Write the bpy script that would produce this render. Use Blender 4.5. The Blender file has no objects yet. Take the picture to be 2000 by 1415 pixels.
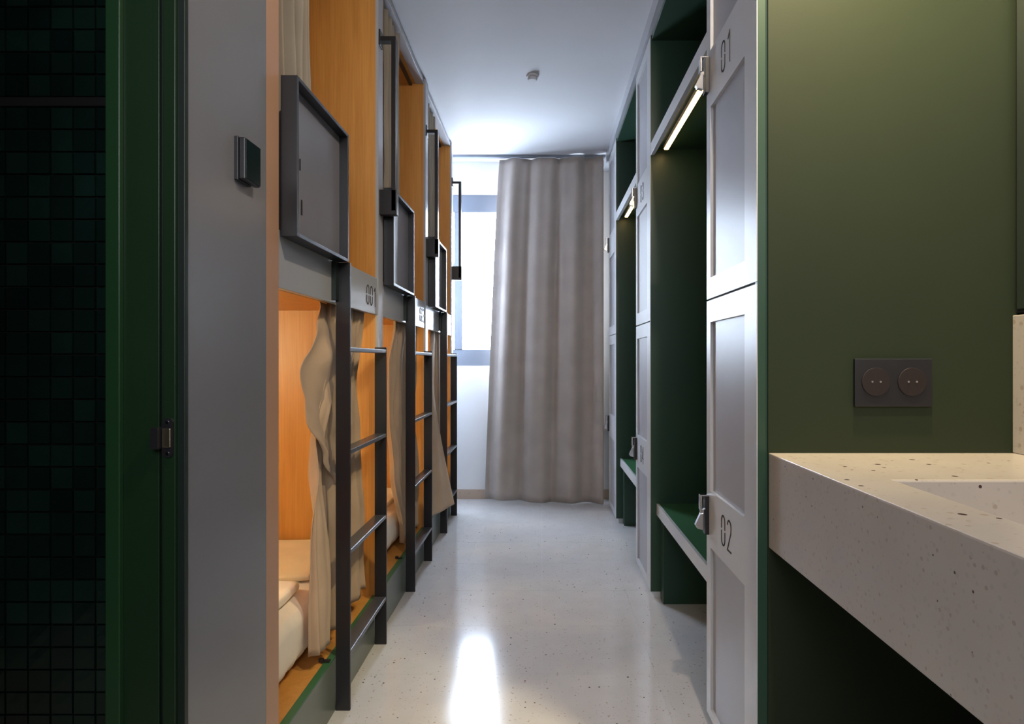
import bpy, bmesh, math, random
from mathutils import Vector, Matrix, noise
random.seed(7)
C = bpy.context.scene.collection
SC = bpy.context.scene
H = 1.105            # camera height
CEIL = 2.695

# ---------------------------------------------------------------- camera, light, exposure
cam_d = bpy.data.cameras.new('camera'); cam = bpy.data.objects.new('camera', cam_d); C.objects.link(cam)
cam_d.sensor_width = 36; cam_d.lens = 1220/2000*36
cam_d.shift_x = -0.029; cam_d.shift_y = -0.00125; cam_d.clip_start = 0.02
cam.location = (0, 0, H); cam.rotation_euler = (math.radians(90), 0, 0)
SC.camera = cam
SC.view_settings.view_transform = 'Standard'; SC.view_settings.look = 'None'
SC.view_settings.gamma = 1; SC.view_settings.use_curve_mapping = False
SC.view_settings.exposure = 0.6
SC.cycles.max_bounces = 10; SC.cycles.diffuse_bounces = 6; SC.cycles.glossy_bounces = 4
SC.cycles.caustics_reflective = False; SC.cycles.caustics_refractive = False
SC.cycles.sample_clamp_indirect = 6

w = bpy.data.worlds.new('world'); SC.world = w; w.use_nodes = True
bg = w.node_tree.nodes['Background']; bg.inputs[0].default_value = (0.75, 0.85, 1, 1); bg.inputs[1].default_value = 1.0

WINDOW = 26.0        # daylight on the window panes
LED = 8.0           # strips under the shelves
POD_LOW = 9.0; POD_HIGH = 1.0

def area(name, loc, rot, sx, sy, power, color, spread=180):
    d = bpy.data.lights.new(name, 'AREA'); d.shape = 'RECTANGLE'; d.size = sx; d.size_y = sy
    d.energy = power; d.color = color; d.spread = math.radians(spread)
    o = bpy.data.objects.new(name, d); C.objects.link(o); o.location = loc
    o.rotation_euler = [math.radians(a) for a in rot]; return o
# added soft fill light behind the camera, not a lamp of the vestibule, daylight-white
area('vestibule_fill', (0.0, -1.1, 2.1), (72, 0, 0), 1.1, 0.9, 19, (0.93, 0.95, 1.0))

# ---------------------------------------------------------------- materials
MATS = {}
def mat(name, col, rough=0.5, metal=0.0, spec=0.5, emit=None, estr=0, build=None):
    if name in MATS: return MATS[name]
    m = bpy.data.materials.new(name); m.use_nodes = True
    nt = m.node_tree; b = nt.nodes['Principled BSDF']
    b.inputs['Base Color'].default_value = (*col, 1); b.inputs['Roughness'].default_value = rough
    b.inputs['Metallic'].default_value = metal; b.inputs['Specular IOR Level'].default_value = spec
    if emit: b.inputs['Emission Color'].default_value = (*emit, 1); b.inputs['Emission Strength'].default_value = estr
    if build: build(nt, b)
    MATS[name] = m; return m
def N(nt, t, **kw):
    n = nt.nodes.new(t)
    for k, v in kw.items():
        if k in n.inputs: n.inputs[k].default_value = v
        else: setattr(n, k, v)
    return n
def coords(nt, scale=(1,1,1)):
    g = N(nt, 'ShaderNodeNewGeometry'); mp = N(nt, 'ShaderNodeMapping'); mp.inputs['Scale'].default_value = scale
    nt.links.new(g.outputs['Position'], mp.inputs['Vector']); return mp.outputs[0]
def ramp(nt, fac, stops):
    r = N(nt, 'ShaderNodeValToRGB'); nt.links.new(fac, r.inputs[0]); e = r.color_ramp.elements
    while len(e) < len(stops): e.new(0.5)
    for el, (p, c) in zip(e, stops): el.position = p; el.color = (*c, 1) if len(c) == 3 else c
    return r.outputs[0]
def mix(nt, fac, a, b):
    m = N(nt, 'ShaderNodeMix'); m.data_type = 'RGBA'
    if isinstance(fac, float): m.inputs[0].default_value = fac
    else: nt.links.new(fac, m.inputs[0])
    for i, v in ((6, a), (7, b)):
        if isinstance(v, tuple): m.inputs[i].default_value = (*v, 1)
        else: nt.links.new(v, m.inputs[i])
    return m.outputs[2]
def bump(nt, b, h, s=0.1, d=0.01):
    bp = N(nt, 'ShaderNodeBump'); bp.inputs['Strength'].default_value = s; bp.inputs['Distance'].default_value = d
    nt.links.new(h, bp.inputs['Height']); nt.links.new(bp.outputs[0], b.inputs['Normal'])
def orange_peel(col, var=0.06):
    def f(nt, b):
        v = coords(nt); n = N(nt, 'ShaderNodeTexNoise', Scale=3.0, Detail=4.0); nt.links.new(v, n.inputs['Vector'])
        a = tuple(c*(1-var) for c in col); c2 = tuple(min(1, c*(1+var)) for c in col)
        nt.links.new(ramp(nt, n.outputs[0], [(0.3, a), (0.7, c2)]), b.inputs['Base Color'])
        n2 = N(nt, 'ShaderNodeTexNoise', Scale=350.0); nt.links.new(v, n2.inputs['Vector']); bump(nt, b, n2.outputs[0], 0.03, 0.002)
    return f
def wood_build(nt, b):
    v = coords(nt, (9, 9, 0.55)); n = N(nt, 'ShaderNodeTexNoise', Scale=3.0, Detail=6.0, Roughness=0.6, Distortion=0.6); nt.links.new(v, n.inputs['Vector'])
    v2 = coords(nt, (120, 120, 2.5)); n2 = N(nt, 'ShaderNodeTexNoise', Scale=2.0, Detail=3.0); nt.links.new(v2, n2.inputs['Vector'])
    base = ramp(nt, n.outputs[0], [(0.25, (0.50, 0.225, 0.048)), (0.5, (0.57, 0.27, 0.062)), (0.75, (0.62, 0.31, 0.076))])
    fine = ramp(nt, n2.outputs[0], [(0.35, (0.89, 0.87, 0.84)), (0.6, (1, 1, 1))])
    m = N(nt, 'ShaderNodeMix'); m.data_type = 'RGBA'; m.blend_type = 'MULTIPLY'; m.inputs[0].default_value = 1
    nt.links.new(base, m.inputs[6]); nt.links.new(fine, m.inputs[7]); nt.links.new(m.outputs[2], b.inputs['Base Color'])
def terrazzo(base, dark, warm, scale, rough, k=1.5):
    def f(nt, b):
        v = coords(nt)
        n = N(nt, 'ShaderNodeTexNoise', Scale=9.0, Detail=5.0); nt.links.new(v, n.inputs['Vector'])
        c0 = ramp(nt, n.outputs[0], [(0.3, tuple(x*0.93 for x in base)), (0.7, base)])
        cur = c0
        for sc, lim, col, seedoff in ((scale, 0.13, warm, 0.0), (scale*0.55, 0.075, dark, 3.3), (scale*1.9, 0.16, tuple(x*(0.72 if k < 2 else 0.88) for x in base), 7.7)):
            mp = N(nt, 'ShaderNodeMapping'); mp.inputs['Location'].default_value = (seedoff,)*3; nt.links.new(v, mp.inputs['Vector'])
            vo = N(nt, 'ShaderNodeTexVoronoi', Scale=sc); nt.links.new(mp.outputs[0], vo.inputs['Vector'])
            # only a share of the cells hold a chip
            sp = N(nt, 'ShaderNodeSeparateColor'); nt.links.new(vo.outputs['Color'], sp.inputs[0])
            mlt = N(nt, 'ShaderNodeMath', operation='MULTIPLY'); nt.links.new(sp.outputs[0], mlt.inputs[0]); mlt.inputs[1].default_value = lim*k
            lt = N(nt, 'ShaderNodeMath', operation='LESS_THAN'); nt.links.new(vo.outputs['Distance'], lt.inputs[0]); nt.links.new(mlt.outputs[0], lt.inputs[1])
            cur = mix(nt, lt.outputs[0], cur, col)
        nt.links.new(cur, b.inputs['Base Color'])
    return f
def fabric(col, scale=900):
    def f(nt, b):
        v = coords(nt); n = N(nt, 'ShaderNodeTexNoise', Scale=6.0, Detail=5.0); nt.links.new(v, n.inputs['Vector'])
        nt.links.new(ramp(nt, n.outputs[0], [(0.3, tuple(x*0.9 for x in col)), (0.7, tuple(min(1, x*1.08) for x in col))]), b.inputs['Base Color'])
        n2 = N(nt, 'ShaderNodeTexNoise', Scale=float(scale)); nt.links.new(v, n2.inputs['Vector']); bump(nt, b, n2.outputs[0], 0.15, 0.001)
        b.inputs['Sheen Weight'].default_value = 0.15
    return f

GREYP = (0.36, 0.37, 0.40)
grey = mat('grey_paint', GREYP, 0.34, build=orange_peel(GREYP, 0.03))
fascia_m = mat('fascia_grey_paint', (0.35, 0.37, 0.39), 0.28, build=orange_peel((0.35, 0.37, 0.39), 0.03))
post_m = mat('warm_lit_grey_post', (0.42, 0.245, 0.15), 0.4, build=orange_peel((0.42, 0.245, 0.15), 0.04))  # grey post paint with the warm light on it put into the colour
locker_m = mat('locker_white', (0.50, 0.51, 0.53), 0.35, build=orange_peel((0.50, 0.51, 0.53), 0.02))
lpanel_m = mat('locker_panel_grey', (0.33, 0.33, 0.36), 0.38, build=orange_peel((0.33, 0.33, 0.36), 0.04))
green = mat('dark_green_laminate', (0.021, 0.056, 0.034), 0.42, build=orange_peel((0.021, 0.056, 0.034), 0.06))
base_m = mat('grey_green_base', (0.13, 0.155, 0.135), 0.3, build=orange_peel((0.13, 0.155, 0.135), 0.05))
green_seat = mat('green_seat_laminate', (0.035, 0.13, 0.055), 0.38, build=orange_peel((0.035, 0.13, 0.055), 0.05))
green_wall = mat('olive_green_wall', (0.020, 0.029, 0.013), 0.62, spec=0.25, build=orange_peel((0.020, 0.029, 0.013), 0.06))
jamb_m = mat('green_door_frame', (0.008, 0.026, 0.0095), 0.35, build=orange_peel((0.008, 0.026, 0.0095), 0.08))
jamb_d = mat('door_gasket', (0.004, 0.012, 0.008), 0.5)
rung_m = mat('lit_rung_steel', (0.055, 0.060, 0.072), 0.30, spec=0.7)  # black steel painted lighter and bluish for the light the rungs reflect
black = mat('black_steel', (0.008, 0.008, 0.011), 0.34, spec=0.5, build=orange_peel((0.014, 0.014, 0.017), 0.2))
sheet_m = mat('dark_grey_sheet', (0.17, 0.17, 0.19), 0.33, build=orange_peel((0.17, 0.17, 0.19), 0.08))
wood = mat('warm_wood', (0.55, 0.24, 0.06), 0.42, build=wood_build)
white_wall = mat('white_wall', (0.70, 0.70, 0.70), 0.7, build=orange_peel((0.70, 0.70, 0.70), 0.02))
pillar_m = mat('grey_wall_paint', (0.155, 0.16, 0.175), 0.26, build=orange_peel((0.155, 0.16, 0.175), 0.03))
ceil_m = mat('ceiling_paint', (0.56, 0.56, 0.58), 0.8, build=orange_peel((0.56, 0.56, 0.58), 0.015))
floor_m = mat('floor_terrazzo', (0.5, 0.5, 0.5), 0.13, spec=0.55, build=terrazzo((0.58, 0.57, 0.565), (0.07, 0.055, 0.05), (0.40, 0.33, 0.28), 52, 0.1))
joint_m = mat('floor_joint', (0.50, 0.49, 0.48), 0.4)
skirt_m = mat('tan_terrazzo', (0.45, 0.34, 0.26), 0.3, build=terrazzo((0.45, 0.34, 0.26), (0.1, 0.07, 0.05), (0.3, 0.2, 0.15), 40, 0.3))
sink_m = mat('basin_terrazzo', (0.5, 0.43, 0.36), 0.3, build=terrazzo((0.47, 0.425, 0.385), (0.06, 0.03, 0.035), (0.36, 0.30, 0.25), 50, 0.3, 2.2))
tan_cloth = mat('tan_curtain_cloth', (0.47, 0.34, 0.225), 0.9, spec=0.2, build=fabric((0.47, 0.34, 0.225)))
grey_cloth = mat('grey_beige_curtain_cloth', (0.30, 0.265, 0.215), 0.9, spec=0.2, build=fabric((0.30, 0.265, 0.215)))
win_cloth = mat('window_curtain_cloth', (0.37, 0.325, 0.295), 0.9, spec=0.2, build=fabric((0.37, 0.325, 0.295), 500))
linen = mat('white_linen', (0.84, 0.79, 0.69), 0.85, spec=0.2, build=fabric((0.84, 0.79, 0.69)))
blanket_m = mat('cream_blanket_cloth', (0.80, 0.70, 0.50), 0.9, spec=0.2, build=fabric((0.80, 0.70, 0.50), 400))
chrome = mat('chrome', (0.7, 0.7, 0.72), 0.18, metal=1)
brass = mat('brass', (0.6, 0.52, 0.36), 0.3, metal=1)
ink = mat('black_ink', (0.012, 0.012, 0.014), 0.6)
screen = mat('black_glass', (0.005, 0.014, 0.012), 0.12)
mirror_m = mat('mirror_silver', (0.6, 0.65, 0.62), 0.03, metal=1)
pane_m = mat('bright_frosted_pane', (0.8, 0.85, 0.9), 0.4, emit=(0.70, 0.83, 1.0), estr=WINDOW)
frame_m = mat('blue_grey_window_frame', (0.16, 0.18, 0.22), 0.4)
led_m = mat('warm_strip_light', (1, 0.8, 0.5), 0.5, emit=(1.0, 0.62, 0.24), estr=LED)
lowlamp_m = mat('pod_lamp_glass', (1, 0.8, 0.5), 0.5, emit=(1.0, 0.90, 0.56), estr=POD_LOW*25)
highlamp_m = mat('upper_pod_lamp_glass', (1, 0.8, 0.5), 0.5, emit=(1.0, 0.80, 0.52), estr=POD_HIGH*25)
tile_ms = [mat('glazed_tile_%s' % n, c, 0.22, build=orange_peel(c, 0.35)) for n, c in
           (('dark', (0.005, 0.015, 0.012)), ('deep', (0.006, 0.018, 0.014)), ('mid', (0.008, 0.024, 0.018)), ('black', (0.004, 0.012, 0.010)))]
grout_m = mat('dark_grout', (0.006, 0.005, 0.006), 0.9)

# ---------------------------------------------------------------- helpers
def box(bm, x0, x1, y0, y1, z0, z1):
    vs = [bm.verts.new((x, y, z)) for x in (x0, x1) for y in (y0, y1) for z in (z0, z1)]
    for f in ((0,1,3,2),(4,6,7,5),(0,4,5,1),(2,3,7,6),(0,2,6,4),(1,5,7,3)): bm.faces.new([vs[i] for i in f])
def cyl(bm, c, r, d, axis='z', n=20):
    M = Matrix.Translation(c)
    if axis == 'x': M = M @ Matrix.Rotation(math.pi/2, 4, 'Y')
    if axis == 'y': M = M @ Matrix.Rotation(math.pi/2, 4, 'X')
    bmesh.ops.create_cone(bm, cap_ends=True, segments=n, radius1=r, radius2=r, depth=d, matrix=M)
def obj(name, bm, m, parent=None, bevel=0.0, smooth=False, solid=0.0):
    bmesh.ops.recalc_face_normals(bm, faces=bm.faces)
    if smooth:
        for f in bm.faces: f.smooth = True
    me = bpy.data.meshes.new(name); bm.to_mesh(me); bm.free(); me.materials.append(m)
    o = bpy.data.objects.new(name, me); C.objects.link(o)
    if parent:
        o.parent = parent
        o.matrix_parent_inverse = Matrix.Identity(4)
        o.location = (0, 0, 0)
    if bevel:
        md = o.modifiers.new('bevel', 'BEVEL'); md.width = bevel; md.segments = 2; md.limit_method = 'ANGLE'
    if solid:
        md = o.modifiers.new('solid', 'SOLIDIFY'); md.thickness = solid; md.offset = 0
    return o
def boxes(name, bl, m, parent=None, bevel=0.0):
    bm = bmesh.new()
    for b in bl: box(bm, *b)
    return obj(name, bm, m, parent, bevel)
def tag(o, label=None, cat=None, group=None, kind=None):
    if label: o['label'] = label
    if cat: o['category'] = cat
    if group: o['group'] = group
    if kind: o['kind'] = kind
    return o
def thing(name, label, cat, group=None, loc=(0,0,0)):
    o = bpy.data.objects.new(name, None); C.objects.link(o); o.location = loc; o.empty_display_size = 0.1
    return tag(o, label, cat, group)
def shell(name, bl, m, bevel=0.0, parent=None):
    o = boxes(name, bl, m, parent, bevel)
    if not parent: o['kind'] = 'structure'
    return o
def copy_tree(o, parent=None):
    c = o.copy(); C.objects.link(c); c.parent = parent
    if parent: c.matrix_parent_inverse = Matrix.Identity(4)
    for ch in [q for q in bpy.data.objects if q.parent == o]: copy_tree(ch, c)
    return c

# thin stencilled numerals: strokes in a 0.5 x 1 cell
def arc(cx, cy, rx, ry, a0, a1, n=8):
    return [(cx+rx*math.cos(math.radians(a0+(a1-a0)*i/n)), cy+ry*math.sin(math.radians(a0+(a1-a0)*i/n))) for i in range(n+1)]
DIG = {
 '0': [arc(.25,.78,.2,.2,180,90,6)+arc(.25,.78,.2,.2,90,0,6)+[(.45,.56)], [(.05,.56),(.05,.78)], [(.05,.46),(.05,.22)]+arc(.25,.22,.2,.2,180,360,10)+[(.45,.46)]],
 '1': [[(.12,.80),(.32,.98),(.32,.0)]],
 '2': [arc(.25,.78,.2,.2,165,0,8)+[(.43,.62),(.06,.03)], [(.05,.02),(.46,.02)]],
 '3': [arc(.25,.76,.2,.22,160,-60,9)+[(.25,.54)], [(.25,.52)]+arc(.25,.24,.2,.24,75,-160,10)],
 '4': [[(.34,.0),(.34,.98),(.04,.30),(.46,.30)]],
}
def numeral_mesh(s, h, wd, stroke):
    """strokes in a local u (along), v (up) plane -> bmesh of thin flat bars; mapped by caller"""
    segs = []
    for i, ch in enumerate(s):
        for pl in DIG[ch]:
            for a, b in zip(pl, pl[1:]):
                segs.append((((a[0]+i*.68)*wd, a[1]*h), ((b[0]+i*.68)*wd, b[1]*h)))
    return segs
def numerals(name, s, h, wd, stroke, x, y0, z0, du, nx, parent):
    """on a plane X = x; u runs along Y with sign du; nx = outward normal sign"""
    bm = bmesh.new()
    for (a, b) in numeral_mesh(s, h, wd, stroke):
        d = Vector((b[0]-a[0], b[1]-a[1]))
        if d.length < 1e-6: continue
        d.normalize(); n = Vector((-d.y, d.x))*stroke/2; e = d*stroke*0.3
        pts = [(a[0]-e.x+n.x, a[1]-e.y+n.y), (b[0]+e.x+n.x, b[1]+e.y+n.y), (b[0]+e.x-n.x, b[1]+e.y-n.y), (a[0]-e.x-n.x, a[1]-e.y-n.y)]
        lo = [bm.verts.new((x, y0+du*p[0], z0+p[1])) for p in pts]
        hi = [bm.verts.new((x+nx*0.0012, y0+du*p[0], z0+p[1])) for p in pts]
        bm.faces.new(lo); bm.faces.new(hi)
        for i in range(4): bm.faces.new((lo[i], lo[(i+1)%4], hi[(i+1)%4], hi[i]))
    return obj(name, bm, ink, parent)

# ---------------------------------------------------------------- room shell
FAR = 5.0
fl = shell('floor', [(-2.9, 1.35, -1.4, 5.5, -0.12, -0.0008)], joint_m)
tm = {}
TS = 0.40
for i, x in enumerate([-0.8+TS*k for k in range(5)]):
    for j in range(13):
        y = -0.2+TS*j
        bm = bmesh.new(); box(bm, -TS/2+.0004, TS/2-.0004, -TS/2+.0004, TS/2-.0004, -0.0008, 0)
        if 'm' not in tm:
            t = obj('tile', bm, floor_m, fl); tm['m'] = t.data
        else:
            bm.free(); t = bpy.data.objects.new('tile', tm['m']); C.objects.link(t); t.parent = fl
        t.location = (x+TS/2, y+TS/2, 0)
ce = shell('ceiling', [(-2.9, 1.35, -1.4, 5.5, CEIL, CEIL+0.1)], ceil_m)
# far wall, with the window opening  X -1.5..0.42, z 1.065..2.44
WX0, WX1, WZ0, WZ1 = -1.50, 0.25, H-0.04, H+1.33
shell('wall_far', [(-2.9, WX0, FAR, FAR+0.15, 0, CEIL), (WX1, 1.35, FAR, FAR+0.15, 0, CEIL),
                   (WX0, WX1, FAR, FAR+0.15, 0, WZ0), (WX0, WX1, FAR, FAR+0.15, WZ1, CEIL)], white_wall)
shell('baseboard_far', [(-2.6, 0.55, FAR-0.012, FAR, 0, 0.075)], skirt_m, 0.002)
shell('wall_left', [(-2.9, -2.75, 1.47, FAR, 0, CEIL)], white_wall)
shell('wall_right', [(1.1175, 1.35, -1.4, 1.4665, 0, CEIL)], green_wall)
shell('wall_locker_side', [(1.06, 1.2, 1.4675, FAR, 0, CEIL)], green)
shell('wall_sink_end', [(0.530, 1.14, 1.4615, 1.4665, 0, CEIL)], green_wall)
shell('wall_near', [(-2.9, 1.35, -1.5, -1.4, 0, CEIL)], white_wall)
# light grey wall beside the doorway (the thermostat hangs on it) and its return towards the camera
shell('wall_grey', [(-0.775, -0.65, 1.146, 1.473, 0, CEIL)], pillar_m)
shell('wall_door_side', [(-0.78, -0.65, -1.4, 0.25, 0, CEIL), (-0.78, -0.65, 0.25, 1.146, 2.12, CEIL)], pillar_m)
shell('wall_shower_left', [(-2.1, -1.98, -0.5, 1.47, 0, CEIL)], jamb_d)
shell('wall_shower_near', [(-1.98, -0.78, -0.5, -0.4, 0, CEIL)], jamb_d)

# window: frame, mullion, transom, panes
win = bpy.data.objects.new('window_1', None); C.objects.link(win); win['kind'] = 'structure'
fy0, fy1 = FAR+0.012, FAR+0.07
zt, zb = H+1.19, H+0.09
boxes('window_frame', [(WX0, WX1, fy0, fy1, zt, WZ1), (WX0, WX1, fy0, fy1, WZ0, zb), (WX0, WX0+.06, fy0, fy1, zb, zt), (WX1-.06, WX1, fy0, fy1, zb, zt)], frame_m, win, 0.003)
boxes('mullion', [(-0.70, -0.636, fy0-0.008, fy1, zb, zt)], frame_m, win, 0.003)
boxes('transom', [(WX0+.06, -0.70, fy0, fy1, H+0.755, H+0.785)], frame_m, win, 0.002)
for bx in ((WX0+.06, -0.70, H+0.785, zt), (WX0+.06, -0.70, zb, H+0.755), (-0.636, WX1-.06, zb, zt)):
    boxes('pane', [(bx[0], bx[1], fy0+0.03, fy0+0.04, bx[2], bx[3])], pane_m, win)

# shower wall of small glazed tiles seen through the doorway
TY = 1.39
sw = shell('wall_shower_tiled', [(-1.98, -0.776, TY+0.004, TY+0.078, 0, CEIL)], grout_m)
P = 0.05; var = []
def tile_bm(seed, P=P, rough=1.0):
    r = random.Random(seed); bm = bmesh.new(); g = 0.0022
    tilt = [r.uniform(-.0010, .0010) for _ in range(4)]
    n = 2; V = []
    for a in range(n+1):
        row = []
        for b in range(n+1):
            u, v = a/n, b/n
            yy = -0.004 + (tilt[0]*(1-u)*(1-v)+tilt[1]*u*(1-v)+tilt[2]*(1-u)*v+tilt[3]*u*v)
            if a == 1 and b == 1: yy -= r.uniform(.0, .0012)
            row.append(bm.verts.new((-P/2+g+u*(P-2*g), yy, -P/2+g+v*(P-2*g))))
        V.append(row)
    for a in range(n):
        for b in range(n): bm.faces.new((V[a][b], V[a+1][b], V[a+1][b+1], V[a][b+1]))
    rim = [V[0][0], V[1][0], V[2][0], V[2][1], V[2][2], V[1][2], V[0][2], V[0][1]]
    back = [bm.verts.new((q.co.x, 0.004, q.co.z)) for q in rim]
    for i in range(8): bm.faces.new((rim[i], rim[(i+1)%8], back[(i+1)%8], back[i]))
    return bm
for k in range(8):
    bm = tile_bm(k+3); me = bpy.data.meshes.new('tile'); bmesh.ops.recalc_face_normals(bm, faces=bm.faces)
    bm.to_mesh(me); bm.free(); me.materials.append(tile_ms[(0, 1, 1, 2, 0, 3, 2, 0)[k]]); var.append(me)
zrow = H+0.575
lin_z = (zrow-0.011, zrow+0.011)
rest = bmesh.new()
def rows():
    z = lin_z[0]-P/2
    while z > 0.0: yield z; z -= P
    z = lin_z[1]+P/2
    while z < CEIL-P/2: yield z; z += P
for z in rows():
    for c in range(24):
        x = -0.79-P/2-c*P + 0.0
        if -1.24 < x < -0.94 and H-0.84 < z < H+0.84:
            t = bpy.data.objects.new('tile', random.choice(var)); C.objects.link(t); t.parent = sw; t.location = (x, TY, z)
        elif z > 0.03:
            box(rest, x-P/2+.002, x+P/2-.002, TY-.004, TY+.004, z-P/2+.002, z+P/2-.002)
t = obj('outer_tiles', rest, tile_ms[0], sw); t['kind'] = 'stuff'
boxes('liner_strip', [(-1.98, -0.79, TY-.006, TY+.004, lin_z[0]+.001, lin_z[1]-.001)], grout_m, sw, 0.002)

# door frame of the shower doorway
dj = bpy.data.objects.new('door_1', None); C.objects.link(dj); dj['kind'] = 'structure'
jz = 2.12
boxes('frame_edge', [(-0.783, -0.757, 1.120, 1.146, 0, jz)], mat('green_frame_edge', (0.010, 0.040, 0.014), 0.35), dj, 0.0015)
boxes('jamb', [(-0.757, -0.692, 1.130, 1.146, 0, jz)], jamb_m, dj, 0.001)
boxes('gasket', [(-0.692, -0.684, 1.138, 1.146, 0, jz)], jamb_d, dj)
boxes('door_stop', [(-0.684, -0.662, 1.128, 1.146, 0, jz)], jamb_m, dj, 0.001)
boxes('frame_lip', [(-0.662, -0.648, 1.134, 1.146, 0, jz)], jamb_d, dj, 0.001)
bm = bmesh.new()
zc = H-0.139
box(bm, -0.684, -0.664, 1.1245, 1.128, zc-0.026, zc+0.026)
cyl(bm, (-0.674, 1.1262, zc-0.026), 0.010, 0.0035, 'y'); cyl(bm, (-0.674, 1.1262, zc+0.026), 0.010, 0.0035, 'y')
box(bm, -0.697, -0.684, 1.112, 1.137, zc-0.019, zc+0.019)
sp = obj('strike_plate', bm, black, dj)
boxes('keeper', [(-0.682, -0.667, 1.121, 1.1245, zc-0.017, zc+0.017)], brass, sp, 0.001)
bm = bmesh.new(); cyl(bm, (-0.674, 1.124, zc-0.028), 0.003, 0.002, 'y', 10); cyl(bm, (-0.674, 1.124, zc+0.028), 0.003, 0.002, 'y', 10)
obj('screw', bm, chrome, sp)

# thermostat
th = thing('thermostat', 'small black glass touch thermostat mounted on the pale grey wall', 'thermostat', loc=(-0.65, 1.36, H+0.43))
boxes('backplate', [(0, 0.008, -0.040, 0.022, -0.046, 0.046)], black, th, 0.001)
boxes('housing', [(0.008, 0.021, -0.036, 0.036, -0.044, 0.045)], black, th, 0.002)
boxes('touch_screen', [(0.021, 0.0225, -0.032, 0.034, -0.041, 0.043)], screen, th)

# ---------------------------------------------------------------- bunk pods (left)
PITCH = 1.012
Y0 = 1.474          # front of first post
PT = 0.070          # partition thickness
XF = -0.65          # front plane
def make_unit():
    """local origin at floor, front plane, near face of the near post"""
    t = thing('bunk_pod', 'x', 'bunk bed', 'bunk pods along the corridor', (XF, Y0, 0))
    top = CEIL-0.012
    boxes('side_panel', [(-2.08, -0.012, 0.0, PT, 0.0, top)], wood, t)
    boxes('post', [(-0.012, 0.0, 0.0, PT, 0.0, top)], grey, t)
    a, b = PT, PITCH
    boxes('back_panel', [(-2.08, -2.06, a, b, 0.17, top)], wood, t)
    boxes('base_front', [(-0.020, -0.002, a, b, 0.0, 0.166)], base_m, t, 0.001)
    boxes('base_edge', [(-0.024, -0.002, a, b, 0.166, 0.172)], green_seat, t, 0.001)
    boxes('lower_deck', [(-2.06, -0.022, a, b, 0.13, 0.168)], wood, t)
    boxes('middle_front', [(-0.022, -0.004, a, b, H+0.182, H+0.327)], fascia_m, t, 0.001)
    boxes('upper_deck', [(-2.06, -0.022, a, b, H+0.20, H+0.30)], wood, t)
    boxes('pod_ceiling', [(-2.06, -0.055, a, b, CEIL-0.038, CEIL-0.014)], wood, t)
    boxes('top_front', [(-0.055, -0.010, a, b, CEIL-0.040, CEIL-0.012)], grey, t, 0.001)
    # curtain tracks
    boxes('curtain_track', [(-0.092, -0.074, a+.01, b-.006, CEIL-0.050, CEIL-0.038)], black, t, 0.001)
    boxes('curtain_track', [(-0.052, -0.038, a+.01, b-.01, H+0.188, H+0.200)], black, t, 0.001)
    # guard screen: flat-bar frame round a dark sheet
    g0, g1 = 0.081, 0.496; gz0, gz1 = H+0.310, H+0.712
    fr = boxes('guard_frame', [(0.0, 0.042, g0, g0+.010, gz0, gz1), (0.0, 0.042, g1-.010, g1, gz0, gz1),
                               (0.0, 0.042, g0+.010, g1-.010, gz0, gz0+.010), (0.0, 0.042, g0+.010, g1-.010, gz1-.010, gz1)], black, t, 0.0012)
    boxes('guard_sheet', [(0.012, 0.015, g0+.010, g1-.010, gz0+.010, gz1-.010)], sheet_m, fr)
    boxes('mounting_slot', [(0.015, 0.0165, g0+.082, g0+.088, H+0.50, H+0.53)], ink, fr)
    boxes('mounting_slot', [(0.015, 0.0165, g0+.092, g0+.100, H+0.385, H+0.425)], ink, fr)
    # ladder
    l0, l1 = 0.496, 0.966
    boxes('ladder_stile', [(0.0, 0.0455, l0, l0+.010, 0.0, gz0)], black, t, 0.0012)
    boxes('ladder_stile', [(0.0, 0.0455, l1-.010, l1, 0.0, H+0.052)], black, t, 0.0012)
    boxes('ladder_bracket', [(-0.004, 0.010, l0-.028, l0+.001, H+0.19, H+0.31)], jamb_d, t)
    for z in (H+0.043, H-0.283, H-0.600, H-0.918):
        boxes('rung', [(0.0, 0.045, l0+.010, l1-.010, z-.014, z)], rung_m, t, 0.0015)
    # deck latch
    bm = bmesh.new(); box(bm, -0.030, -0.006, 0.452, 0.470, 0.172, 0.176); box(bm, -0.040, -0.026, 0.456, 0.466, 0.172, 0.182)
    obj('latch', bm, black, t)
    # reading lamps on the near side panel
    boxes('reading_lamp', [(-0.95, -0.80, a, a+.025, H+0.03, H+0.07)], lowlamp_m, t, 0.004)
    boxes('reading_lamp', [(-1.00, -0.85, a, a+.025, CEIL-0.30, CEIL-0.26)], highlamp_m, t, 0.004)
    return t
def add_handle(t, y):
    bm = bmesh.new()
    y0, y1 = y+0.012, y+0.046
    box(bm, 0.0, 0.066, y0, y1, H+1.282, H+1.300)
    box(bm, 0.048, 0.066, y0, y1, H+0.60, H+1.282)
    box(bm, 0.0, 0.070, y0, y1, H+0.585, H+0.685)
    box(bm, -0.001, 0.006, y0-.008, y1+.004, H+1.262, H+1.325)
    obj('grab_handle', bm, black, t, 0.0012)
u1 = make_unit(); u2 = copy_tree(u1); u3 = copy_tree(u1)
u2.location.y += PITCH; u3.location.y += 2*PITCH
tag(u1, 'bunk pod nearest the grey wall, numbered 001, black ladder and guard screen')
tag(u2, 'middle bunk pod, numbered 003, behind the nearest black ladder')
tag(u3, 'farthest bunk pod, beside the window, its lower curtain swinging out into the aisle')
for ch in [q for q in bpy.data.objects if q.parent == u1 and q.name.startswith('post')]:
    ch.data = ch.data.copy(); ch.data.materials[0] = post_m; tag(ch, 'pinkish beige end post')
numerals('pod_number', '001', 0.074, 0.071, 0.0040, -0.004, 0.858, H+0.212, 1, 1, u1)
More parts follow.
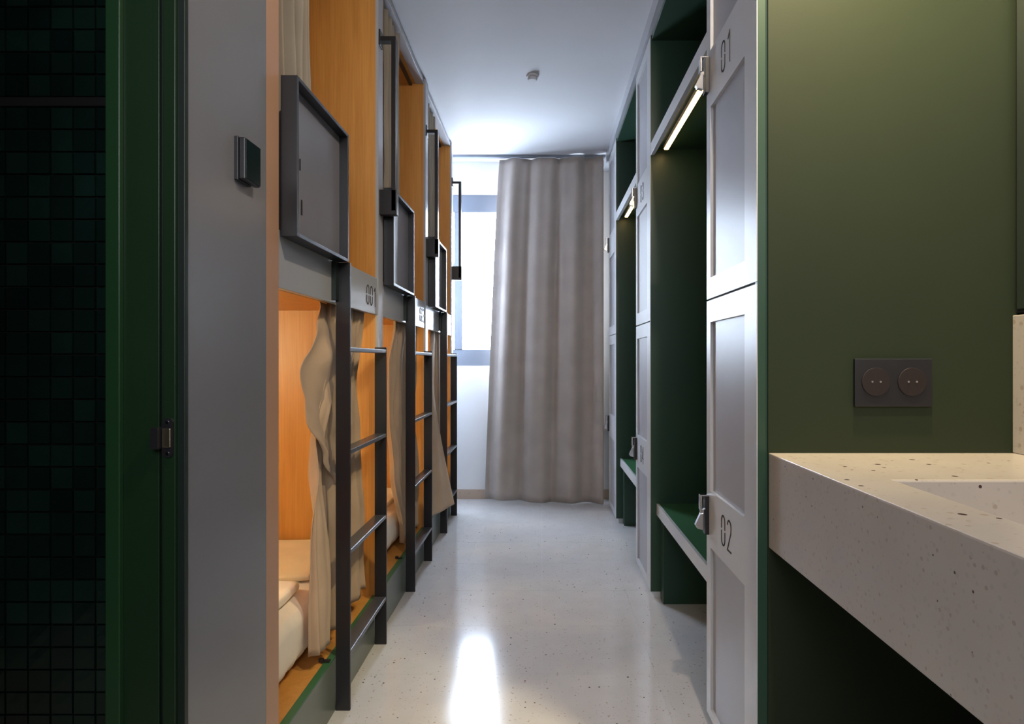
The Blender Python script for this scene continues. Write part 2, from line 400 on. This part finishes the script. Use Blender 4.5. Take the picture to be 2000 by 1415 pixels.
numerals('pod_number', '003', 0.074, 0.071, 0.0040, -0.004, 0.858, H+0.212, 1, 1, u2)
for u in (u2, u3): add_handle(u, 0)
add_handle(u3, PITCH)
boxes('side_panel', [(-2.08, -0.012, PITCH, PITCH+PT-.004, 0, CEIL-0.012)], wood, u3)
boxes('added_end_panel', [(-2.08, -0.012, PITCH+PT-.004, PITCH+PT, 0, CEIL-0.012)], grey, u3)  # added unseen grey face, keeps orange wood bounce off the far wall
boxes('post', [(-0.012, 0, PITCH, PITCH+PT, 0, CEIL-0.012)], grey, u3)

# ---------------------------------------------------------------- cloth
def lerp(a, b, t): return a+(b-a)*t
def curve(pts, z):
    """piecewise smooth y(z) through (z, y) pairs sorted by falling z"""
    if z >= pts[0][0]: return pts[0][1]
    for (za, ya), (zb_, yb) in zip(pts, pts[1:]):
        if z >= zb_:
            t = (za-z)/(za-zb_); t = t*t*(3-2*t); return lerp(ya, yb, t)
    return pts[-1][1]
def drape(name, m, zt, zb, near, far, xin, pleats, amp, nu=90, nv=50, xout=None, seed=0, wave=0.004, hem=0.0, parent=None, flat_top=0.5, turn=0.0):
    """curtain parallel to the aisle. near/far: y(z) tables; xin: x(z) table at near edge; xout: at far edge"""
    bm = bmesh.new(); V = []
    for j in range(nv+1):
        v = j/nv; row = []
        for i in range(nu+1):
            s = i/nu
            z = lerp(zt, zb + hem*math.sin(s*9+seed), v)
            sy = s if not turn else (s*0.3 if s < 0.14 else 0.042+(s-0.14)*(0.958/0.86))
            y = lerp(curve(near, z), curve(far, z), sy)
            x = lerp(curve(xin, z), curve(xout or xin, z), s)
            if turn: x += turn*(math.exp(-((s-0.13)/0.075)**2) - 0.5*math.exp(-(s/0.05)**2))*max(0, min(1, (v-0.5)*3.5))
            a = amp*lerp(flat_top, 1.0, min(1, v*1.4))
            ph = s*pleats*2*math.pi + seed + 0.5*math.sin(v*3+seed)*0.6
            x += a*(math.sin(ph)+0.25*math.sin(2.3*ph+seed)) + wave*noise.noise((s*6, v*5, seed*1.7))*2
            y += 0.35*a*math.cos(ph)*(1 if 0 < i < nu else 0)
            row.append(bm.verts.new((x, y, z)))
        V.append(row)
    for j in range(nv):
        for i in range(nu): bm.faces.new((V[j][i], V[j+1][i], V[j+1][i+1], V[j][i+1]))
    return obj(name, bm, m, parent, smooth=True, solid=0.0025)
K = lambda v: [(9, v), (-9, v)]
# upper curtains, gathered at the near end of each upper pod
for k in range(3):
    o = drape('bed_curtain', grey_cloth, CEIL-0.052, H+0.335, K((1.60 if k == 0 else 1.66)+PITCH*k), K(1.905+PITCH*k+.055*(k>0)), K(-0.725 if k == 0 else -0.690), 4.5, 0.030 if k == 0 else 0.015, seed=k*1.3+0.4, wave=0.004, flat_top=1.0)
    tag(o, ['grey beige curtain gathered in the nearest upper bunk above the guard screen',
            'grey beige curtain bunched in the middle upper bunk behind the grab handle',
            'grey beige curtain gathered in the farthest upper bunk near the window'][k], 'curtain', 'bunk curtains')
# nearest lower curtain with its folded-over leaf
c1 = thing('bed_curtain', 'tan curtain of the nearest lower bunk, front corner folded over, hanging behind the ladder', 'curtain', 'bunk curtains', (0, 0, 0))
zt = H+0.19
drape('curtain_cloth', tan_cloth, zt, 0.215, [(zt, 2.03), (1.1, 1.99), (0.85, 1.885), (0.2, 1.87)],
      [(zt, 2.42), (1.05, 2.33), (0.7, 2.38), (0.2, 2.445)], K(-0.692), 5, 0.014, seed=0.6, hem=0.004, wave=0.009, turn=0.036, parent=c1)
# folded leaf
bm = bmesh.new(); V = []; nu, nv = 40, 50
nearc = [(zt, 2.00), (1.20, 1.93), (1.07, 1.79), (0.93, 1.81), (0.80, 1.93), (0.70, 2.05)]
farc = [(zt, 2.36), (1.15, 2.27), (0.95, 2.22), (0.78, 2.12), (0.70, 2.06)]
for j in range(nv+1):
    z0 = lerp(zt-0.002, 0.70, j/nv); row = []
    for i in range(nu+1):
        s = i/nu
        y = lerp(curve(nearc, z0), curve(farc, z0), s); z = z0 + 0.03*s*math.sin(j/nv*3.14)
        x = -0.668 - 0.012*(1-s)**2 + 0.011*math.sin(s*7+z*9) + 0.006*noise.noise((s*5, z*9, 2.2)) - 0.007*abs(math.sin(s*9+z*22)) + 0.006*math.sin(s*13-z*14) - 0.028*(z > 1.2)*(z-1.2)/0.095
        if z0 < 0.86: x -= 0.004
        row.append(bm.verts.new((x, y, z)))
    V.append(row)
for j in range(nv):
    for i in range(nu): bm.faces.new((V[j][i], V[j+1][i], V[j+1][i+1], V[j][i+1]))
obj('folded_leaf', bm, tan_cloth, c1, smooth=True, solid=0.0025)
# middle lower curtain
o = drape('bed_curtain', tan_cloth, zt, 0.205, [(zt, 2.92), (1.1, 2.80), (0.85, 2.78), (0.6, 2.86), (0.25, 3.06)],
          [(zt, 3.42), (0.8, 3.36), (0.2, 3.46)], K(-0.690), 6, 0.014, seed=2.1, hem=0.004, wave=0.007)
tag(o, 'tan curtain of the middle lower bunk, spread behind the second ladder', 'curtain', 'bunk curtains')
c3 = thing('bed_curtain', 'tan curtain of the farthest lower bunk, its corner flaring out into the aisle', 'curtain', 'bunk curtains', (0, 0, 0))
drape('curtain_cloth', tan_cloth, zt, 0.20, [(zt, 4.03), (0.2, 4.03)], [(zt, 4.46), (0.2, 4.44)], K(-0.694), 5, 0.012, seed=3.3, parent=c3)
bm = bmesh.new(); V = []
for j in range(41):
    v = j/40; z = lerp(zt, 0.178, v); row = []
    f = max(0, (v-0.30)/0.70)
    for i in range(31):
        s = i/30
        xa, ya = lerp(-0.69, -0.662, v), lerp(3.86, 3.67, v)
        xb, yb = lerp(-0.688, -0.552, f**1.25), lerp(4.03, 3.95, min(1, v*2.5))
        row.append(bm.verts.new((lerp(xa, xb, s)+0.007*math.sin(s*11+v*2)*(1-s), lerp(ya, yb, s), z+0.02*s*f)))
    V.append(row)
for j in range(40):
    for i in range(30): bm.faces.new((V[j][i], V[j+1][i], V[j+1][i+1], V[j][i+1]))
obj('flared_corner', bm, tan_cloth, c3, smooth=True, solid=0.0025)

# window curtain at the far end (parallel to the far wall)
wc = thing('window_curtain', 'long taupe curtain hanging from the ceiling rail in front of the window', 'curtain', loc=(0, 0, 0))
bm = bmesh.new(); V = []; nu, nv = 160, 50
for j in range(nv+1):
    v = j/nv; row = []
    for i in range(nu+1):
        s = i/nu
        x0 = lerp(-0.335, -0.452, v**0.8); x = lerp(x0, 0.473, s)
        ph = s*3.6*2*math.pi+0.9
        a = lerp(0.020, 0.032, v)
        y = lerp(4.86, 4.80, s) + a*math.sin(ph)+0.006*math.sin(2.3*ph+1+v)+0.0015*math.sin(31*s)
        z = lerp(CEIL-0.022, 0.012+0.006*math.sin(s*8+.5)-0.008*s+0.012*(1-s), v)
        row.append(bm.verts.new((x+0.010*math.cos(ph), y, z)))
    V.append(row)
for j in range(nv):
    for i in range(nu): bm.faces.new((V[j][i], V[j+1][i], V[j+1][i+1], V[j][i+1]))
obj('curtain_cloth', bm, win_cloth, wc, smooth=True, solid=0.003)
rl = boxes('curtain_rail', [(-1.6, 0.50, 4.815, 4.85, CEIL-0.020, CEIL)], frame_m, None, 0.002)
tag(rl, 'thin grey ceiling rail that the far window curtain hangs from', 'curtain rail')

# ---------------------------------------------------------------- bedding in the lower pods
def rounded(x0, x1, y0, y1, z0, z1, r, seg=26, wr=0.0, seed=0, sag=0.0):
    bm = bmesh.new()
    bmesh.ops.create_cube(bm, size=1)
    bmesh.ops.subdivide_edges(bm, edges=bm.edges[:], cuts=seg, use_grid_fill=True)
    cx, cy, cz = (x0+x1)/2, (y0+y1)/2, (z0+z1)/2; hx, hy, hz = (x1-x0)/2, (y1-y0)/2, (z1-z0)/2
    for v in bm.verts:
        p = Vector((v.co.x*2*hx, v.co.y*2*hy, v.co.z*2*hz))
        q = Vector((max(-hx+r, min(hx-r, p.x)), max(-hy+r, min(hy-r, p.y)), max(-hz+r, min(hz-r, p.z))))
        d = p-q
        if d.length > 1e-6: p = q+d.normalized()*r
        v.co = p+Vector((cx, cy, cz))
        if wr: 
            n = noise.noise_vector(v.co*7+Vector((seed,)*3)); v.co += Vector((n.x, n.y, n.z*.7))*wr
    return bm
def mattress(k):
    y = PITCH*k; dz = 0
    t = thing('mattress', ['mattress in white fitted sheet inside the nearest lower bunk', 'mattress in white fitted sheet inside the middle lower bunk', 'mattress in white fitted sheet inside the farthest lower bunk'][k], 'mattress', 'pod mattresses', (0, y, 0))
    bm = rounded(-2.66, -0.720, 1.60, 2.475, 0.180, 0.370, 0.055, 40, 0.004)
    for v in bm.verts:
        # gathered elastic at the front end, near the bottom
        if v.co.x > -0.80:
            f = max(0, 1-(v.co.z-0.18)/0.13); v.co.x += f*0.004*math.sin(v.co.y*210)-f*f*0.012
        elif v.co.z < 0.19: v.co.z = 0.180
        v.co.z = max(v.co.z, 0.172)
    obj('fitted_sheet', bm, linen, t, smooth=True)
    return t
for k in range(3): mattress(k)
def blanket(k):
    y = PITCH*k
    bm = rounded(-2.30, -0.765, 2.05, 2.470, 0.377, 0.400, 0.010, 30, 0.004, 5+k)
    o = obj('blanket', bm, blanket_m, None, smooth=True); o.location.y = y
    tag(o, ['cream blanket folded along the far side of the nearest lower mattress', 'cream blanket folded on the middle lower mattress', 'cream blanket folded on the farthest lower mattress'][k], 'blanket', 'folded blankets')
    bm = rounded(-1.15, -0.765, 1.70, 1.99, 0.377, 0.408, 0.012, 24, 0.004, 9+k)
    o = obj('folded_towel', bm, linen, None, smooth=True); o.location.y = y
    tag(o, ['folded white towel at the front edge of the nearest lower mattress', 'folded white towel on the middle lower mattress', 'folded white towel on the farthest lower mattress'][k], 'towel', 'folded towels')
blanket(0); blanket(1)

# ---------------------------------------------------------------- lockers (right)
XB = 0.505; XD = 1.055
def latch(parent, yfar, ztop, zbot):
    """black plate with a swinging chrome hasp at the far edge of a door"""
    bm = bmesh.new(); box(bm, XB-0.012, XB, yfar-0.030, yfar-0.002, zbot, ztop-0.008)
    pl = obj('lock_body', bm, black, parent, 0.001)
    bm = bmesh.new()
    box(bm, XB-0.026, XB-0.001, yfar-0.026, yfar-0.006, ztop-0.008, ztop-0.004)
    box(bm, XB-0.026, XB-0.020, yfar-0.026, yfar-0.006, ztop-0.050, ztop-0.008)
    # tilted thumb turn
    h = ztop-zbot
    vs = [(XB-0.016, zbot+h*0.52), (XB-0.024, zbot+h*0.50), (XB-0.040, zbot+h*0.22), (XB-0.034, zbot+h*0.14), (XB-0.016, zbot+h*0.10)]
    lo = [bm.verts.new((a, yfar-0.024, b)) for a, b in vs]; hi = [bm.verts.new((a, yfar-0.008, b)) for a, b in vs]
    bm.faces.new(lo); bm.faces.new(hi)
    for i in range(5): bm.faces.new((lo[i], lo[(i+1)%5], hi[(i+1)%5], hi[i]))
    box(bm, XB-0.024, XB-0.012, yfar-0.022, yfar-0.010, zbot+h*0.48, ztop-0.048)
    obj('turn_handle', bm, chrome, pl, 0.001)
def locker(y0, y1, label, nums):
    t = thing('locker', label, 'locker', 'tall double lockers', (0, 0, 0))
    top = 2.62; DT = 0.020
    boxes('side_panel', [(XB+.002, XD, y0, y0+.018, 0.03, top)], green, t, 0.001)
    boxes('side_panel', [(XB+DT+.001, XD, y1-.018, y1, 0.03, top)], green, t, 0.001)
    boxes('back_panel', [(XD-.01, XD, y0+.018, y1-.018, 0.03, top)], green, t)
    boxes('top_panel', [(XB+DT, XD-.01, y0+.018, y1-.018, top-.02, top)], green, t)
    boxes('middle_shelf', [(XB+DT+.002, XD-.01, y0+.018, y1-.018, H+0.175, H+0.193)], green, t)
    boxes('plinth', [(XB+.018, XD, y0+.002, y1-.002, 0, 0.03)], locker_m, t)
    ya, yb = y0+0.0005, y1-0.001       # door edges
    sa, sb = y0+0.088, y1-0.043        # inner edges of stiles
    for (z0, z1, panels, numz, num, lt) in (
        (H+0.187, top-0.004, ((H+0.249, H+0.76), (H+0.93, top-0.06)), H+0.775, nums[0], (H+0.925, H+0.81)),
        (0.034, H+0.181, ((0.060, H-0.56), (H-0.39, H+0.116)), H-0.545, nums[1], (H-0.402, H-0.525))):
        bl = [(XB, XB+DT, ya, sa, z0, z1), (XB, XB+DT, sb, yb, z0, z1)]
        zs = [z0]
        for p in panels: zs += [p[0], p[1]]
        zs.append(z1)
        for i in range(0, len(zs), 2): bl.append((XB, XB+DT, sa, sb, zs[i], zs[i+1]))
        d = boxes('door', bl, locker_m, t)
        for p in panels:
            boxes('door_panel', [(XB+.009, XB+.016, sa-.001, sb+.001, p[0]-.001, p[1]+.001)], lpanel_m, d)
        if num: numerals('locker_number', num, 0.085, 0.082, 0.0045, XB, (sa+sb)/2+0.045, numz+0.03, -1, -1, d)
        latch(d, y1, lt[0], lt[1])
locker(1.467, 1.913, 'nearest tall white locker, numbered 01 and 02, beside the stone basin', ('01', '02'))
locker(2.906, 3.345, 'middle tall white locker, numbered 03 and 04, between the two benches', ('03', '04'))
locker(4.250, 4.690, 'farthest tall white locker, beside the taupe window curtain', (None, None))
# alcoves with bench, shelf and strip light
for k, (y0, y1) in enumerate(((1.914, 2.905), (3.346, 4.249))):
    wh = ['nearest', 'farther'][k]
    b = thing('bench', ['green bench with pale front edge between the nearest and the middle locker', 'green bench between the middle and the farthest locker'][k], 'bench', 'alcove benches', (0, 0, 0))
    boxes('seat', [(0.546, XD, y0, y1, 0.395, 0.440)], green_seat, b)
    boxes('seat_front', [(0.534, 0.546, y0, y1, 0.388, 0.440)], locker_m, b, 0.001)
    boxes('end_support', [(0.552, XD, y1-.072, y1, 0.0, 0.395)], green, b, 0.001)
    boxes('end_support', [(0.60, XD, y0, y0+.03, 0.0, 0.395)], green, b, 0.001)
    s = thing('overhead_shelf', ['pale overhead shelf with warm strip light above the nearest bench', 'pale overhead shelf with warm strip light above the farther bench'][k], 'shelf', 'overhead shelves', (0, 0, 0))
    boxes('shelf_board', [(0.524, XD, y0, y1, H+0.985, H+1.01)], green, s)
    boxes('shelf_front', [(0.506, 0.524, y0, y1, H+0.955, H+1.01)], locker_m, s, 0.001)
    ch = boxes('light_channel', [(0.556, 0.580, y0+.03, y1-.05, H+0.968, H+0.985)], locker_m, s, 0.001)
    boxes('strip_light', [(0.559, 0.577, y0+.035, y1-.055, H+0.963, H+0.968)], led_m, ch)
    h_ = thing('alcove_lining', ['dark green panel lining round the nearest bench alcove', 'dark green panel lining round the farther bench alcove'][k], 'panelling', 'alcove linings', (0, 0, 0))
    boxes('back_panel', [(XD-.004, XD+.004, y0, y1, 0.44, H+0.985)], green, h_)
    boxes('upper_back_panel', [(XD-.004, XD+.004, y0, y1, H+1.01, 2.595)], green, h_)
    boxes('top_panel', [(0.512, XD-.004, y0, y1, 2.595, 2.613)], green, h_)
fs = shell('trim_1', [(0.492, 1.06, 1.467, FAR, 2.622, CEIL)], grey)

# floor-level skirting under the alcoves
shell('baseboard_right', [(XD-.008, XD+.005, 1.95, 2.83, 0, 0.07)], skirt_m)

# ---------------------------------------------------------------- basin, splashback, mirror, socket
sk = thing('basin_counter', 'thick speckled stone wash basin counter against the green wall', 'sink', loc=(0, 0, 0))
zt_, zb_ = H-0.2158, H-0.4375
x0, x1, y0, y1 = 0.5300, 1.1165, -0.30, 1.461
bx0, bx1, by0, by1 = 0.634, 1.05, 0.20, 1.130
bm = bmesh.new()
def ring(xa, xb, ya, yb, z, ra=0.0): return [bm.verts.new(p) for p in ((xa, ya, z), (xb, ya, z), (xb, yb, z), (xa, yb, z))]
a = ring(x0, x1, y0, y1, zb_); b = ring(x0, x1, y0, y1, zt_); c = ring(bx0, bx1, by0, by1, zt_); d = ring(bx0+.015, bx1-.015, by0+.015, by1-.015, zt_-0.12)
bm.faces.new(a); bm.faces.new(d)
for A, B in ((a, b), (b, c), (c, d)):
    for i in range(4): bm.faces.new((A[i], A[(i+1)%4], B[(i+1)%4], B[i]))
obj('counter_body', bm, sink_m, sk, 0.004)
bm = bmesh.new(); cyl(bm, (0.85, 0.7, zt_-0.118), 0.025, 0.006, 'z', 24); obj('drain', bm, chrome, sk)
o = boxes('splashback', [(1.100, 1.117, -0.3, 1.460, zt_+.0005, H+0.106)], sink_m, None, 0.002)
tag(o, 'speckled stone splashback strip standing along the wall behind the basin', 'splashback')
mr = thing('mirror', 'black-edged mirror on the right wall above the stone splashback', 'mirror')
boxes('mirror_frame', [(1.106, 1.117, 0.1, 1.458, H+0.112, H+1.2)], black, mr, 0.001)
boxes('mirror_glass', [(1.103, 1.106, 0.108, 1.450, H+0.12, H+1.19)], mirror_m, mr)
# double socket on the green wall
px = lambda x, Y: (x-1058)*Y/1220
so = thing('wall_socket', 'black double power socket on the green wall above the basin', 'socket', loc=(px(1741, 1.4615), 1.4615, H-0.045))
boxes('plate', [(-0.090, 0.090, -0.010, 0, -0.062, 0.050)], black, so, 0.002)
for sx in (-0.042, 0.042):
    bm = bmesh.new(); cyl(bm, (sx, -0.0112, -0.004), 0.033, 0.003, 'y', 32); s_ = obj('socket_insert', bm, mat('dark_plastic', (0.016, 0.009, 0.009), 0.45), so, 0.0008)
    bm = bmesh.new(); cyl(bm, (sx-.0095, -0.0130, -0.004), 0.0025, 0.002, 'y', 10); cyl(bm, (sx+.0095, -0.0130, -0.004), 0.0025, 0.002, 'y', 10)
    obj('contact', bm, chrome, s_)
# ceiling spotlight over the basin
spt = thing('ceiling_spotlight', 'small recessed warm spotlight in the ceiling over the basin', 'light', loc=(0.74, 1.22, CEIL))
bm = bmesh.new(); cyl(bm, (0, 0, -0.006), 0.045, 0.012, 'z', 28); obj('rim', bm, black, spt)
d = bpy.data.lights.new('spot', 'SPOT'); d.energy = 150; d.color = (1.0, 0.82, 0.46); d.spot_size = math.radians(100); d.spot_blend = 1.0; d.shadow_soft_size = 0.035
o = bpy.data.objects.new('spot', d); C.objects.link(o); o.parent = spt; o.location = (0, 0, -0.02); o.rotation_euler = (math.radians(34), 0, 0)

sp2 = thing('ceiling_spotlight', 'small recessed warm spotlight in the ceiling at the aisle entrance, nearer the camera', 'light', loc=(0.47, 0.78, CEIL))
bm = bmesh.new(); cyl(bm, (0, 0, -0.006), 0.045, 0.012, 'z', 28); obj('rim', bm, black, sp2)
d = bpy.data.lights.new('spot', 'SPOT'); d.energy = 48; d.color = (1.0, 0.82, 0.64); d.spot_size = math.radians(150); d.spot_blend = 0.6; d.shadow_soft_size = 0.03
o = bpy.data.objects.new('spot', d); C.objects.link(o); o.parent = sp2; o.location = (0, 0, -0.03); o.rotation_euler = (math.radians(28), 0, math.radians(35))

# smoke detector
sd = thing('smoke_detector', 'small round white detector on the ceiling above the aisle', 'smoke detector', loc=(-0.052, 3.48, CEIL))
bm = bmesh.new(); cyl(bm, (0, 0, -0.006), 0.034, 0.012, 'z', 28); obj('base', bm, ceil_m, sd, 0.001)
bm = bmesh.new(); cyl(bm, (0, 0, -0.020), 0.026, 0.018, 'z', 28); obj('sensor_head', bm, ceil_m, sd, 0.004)
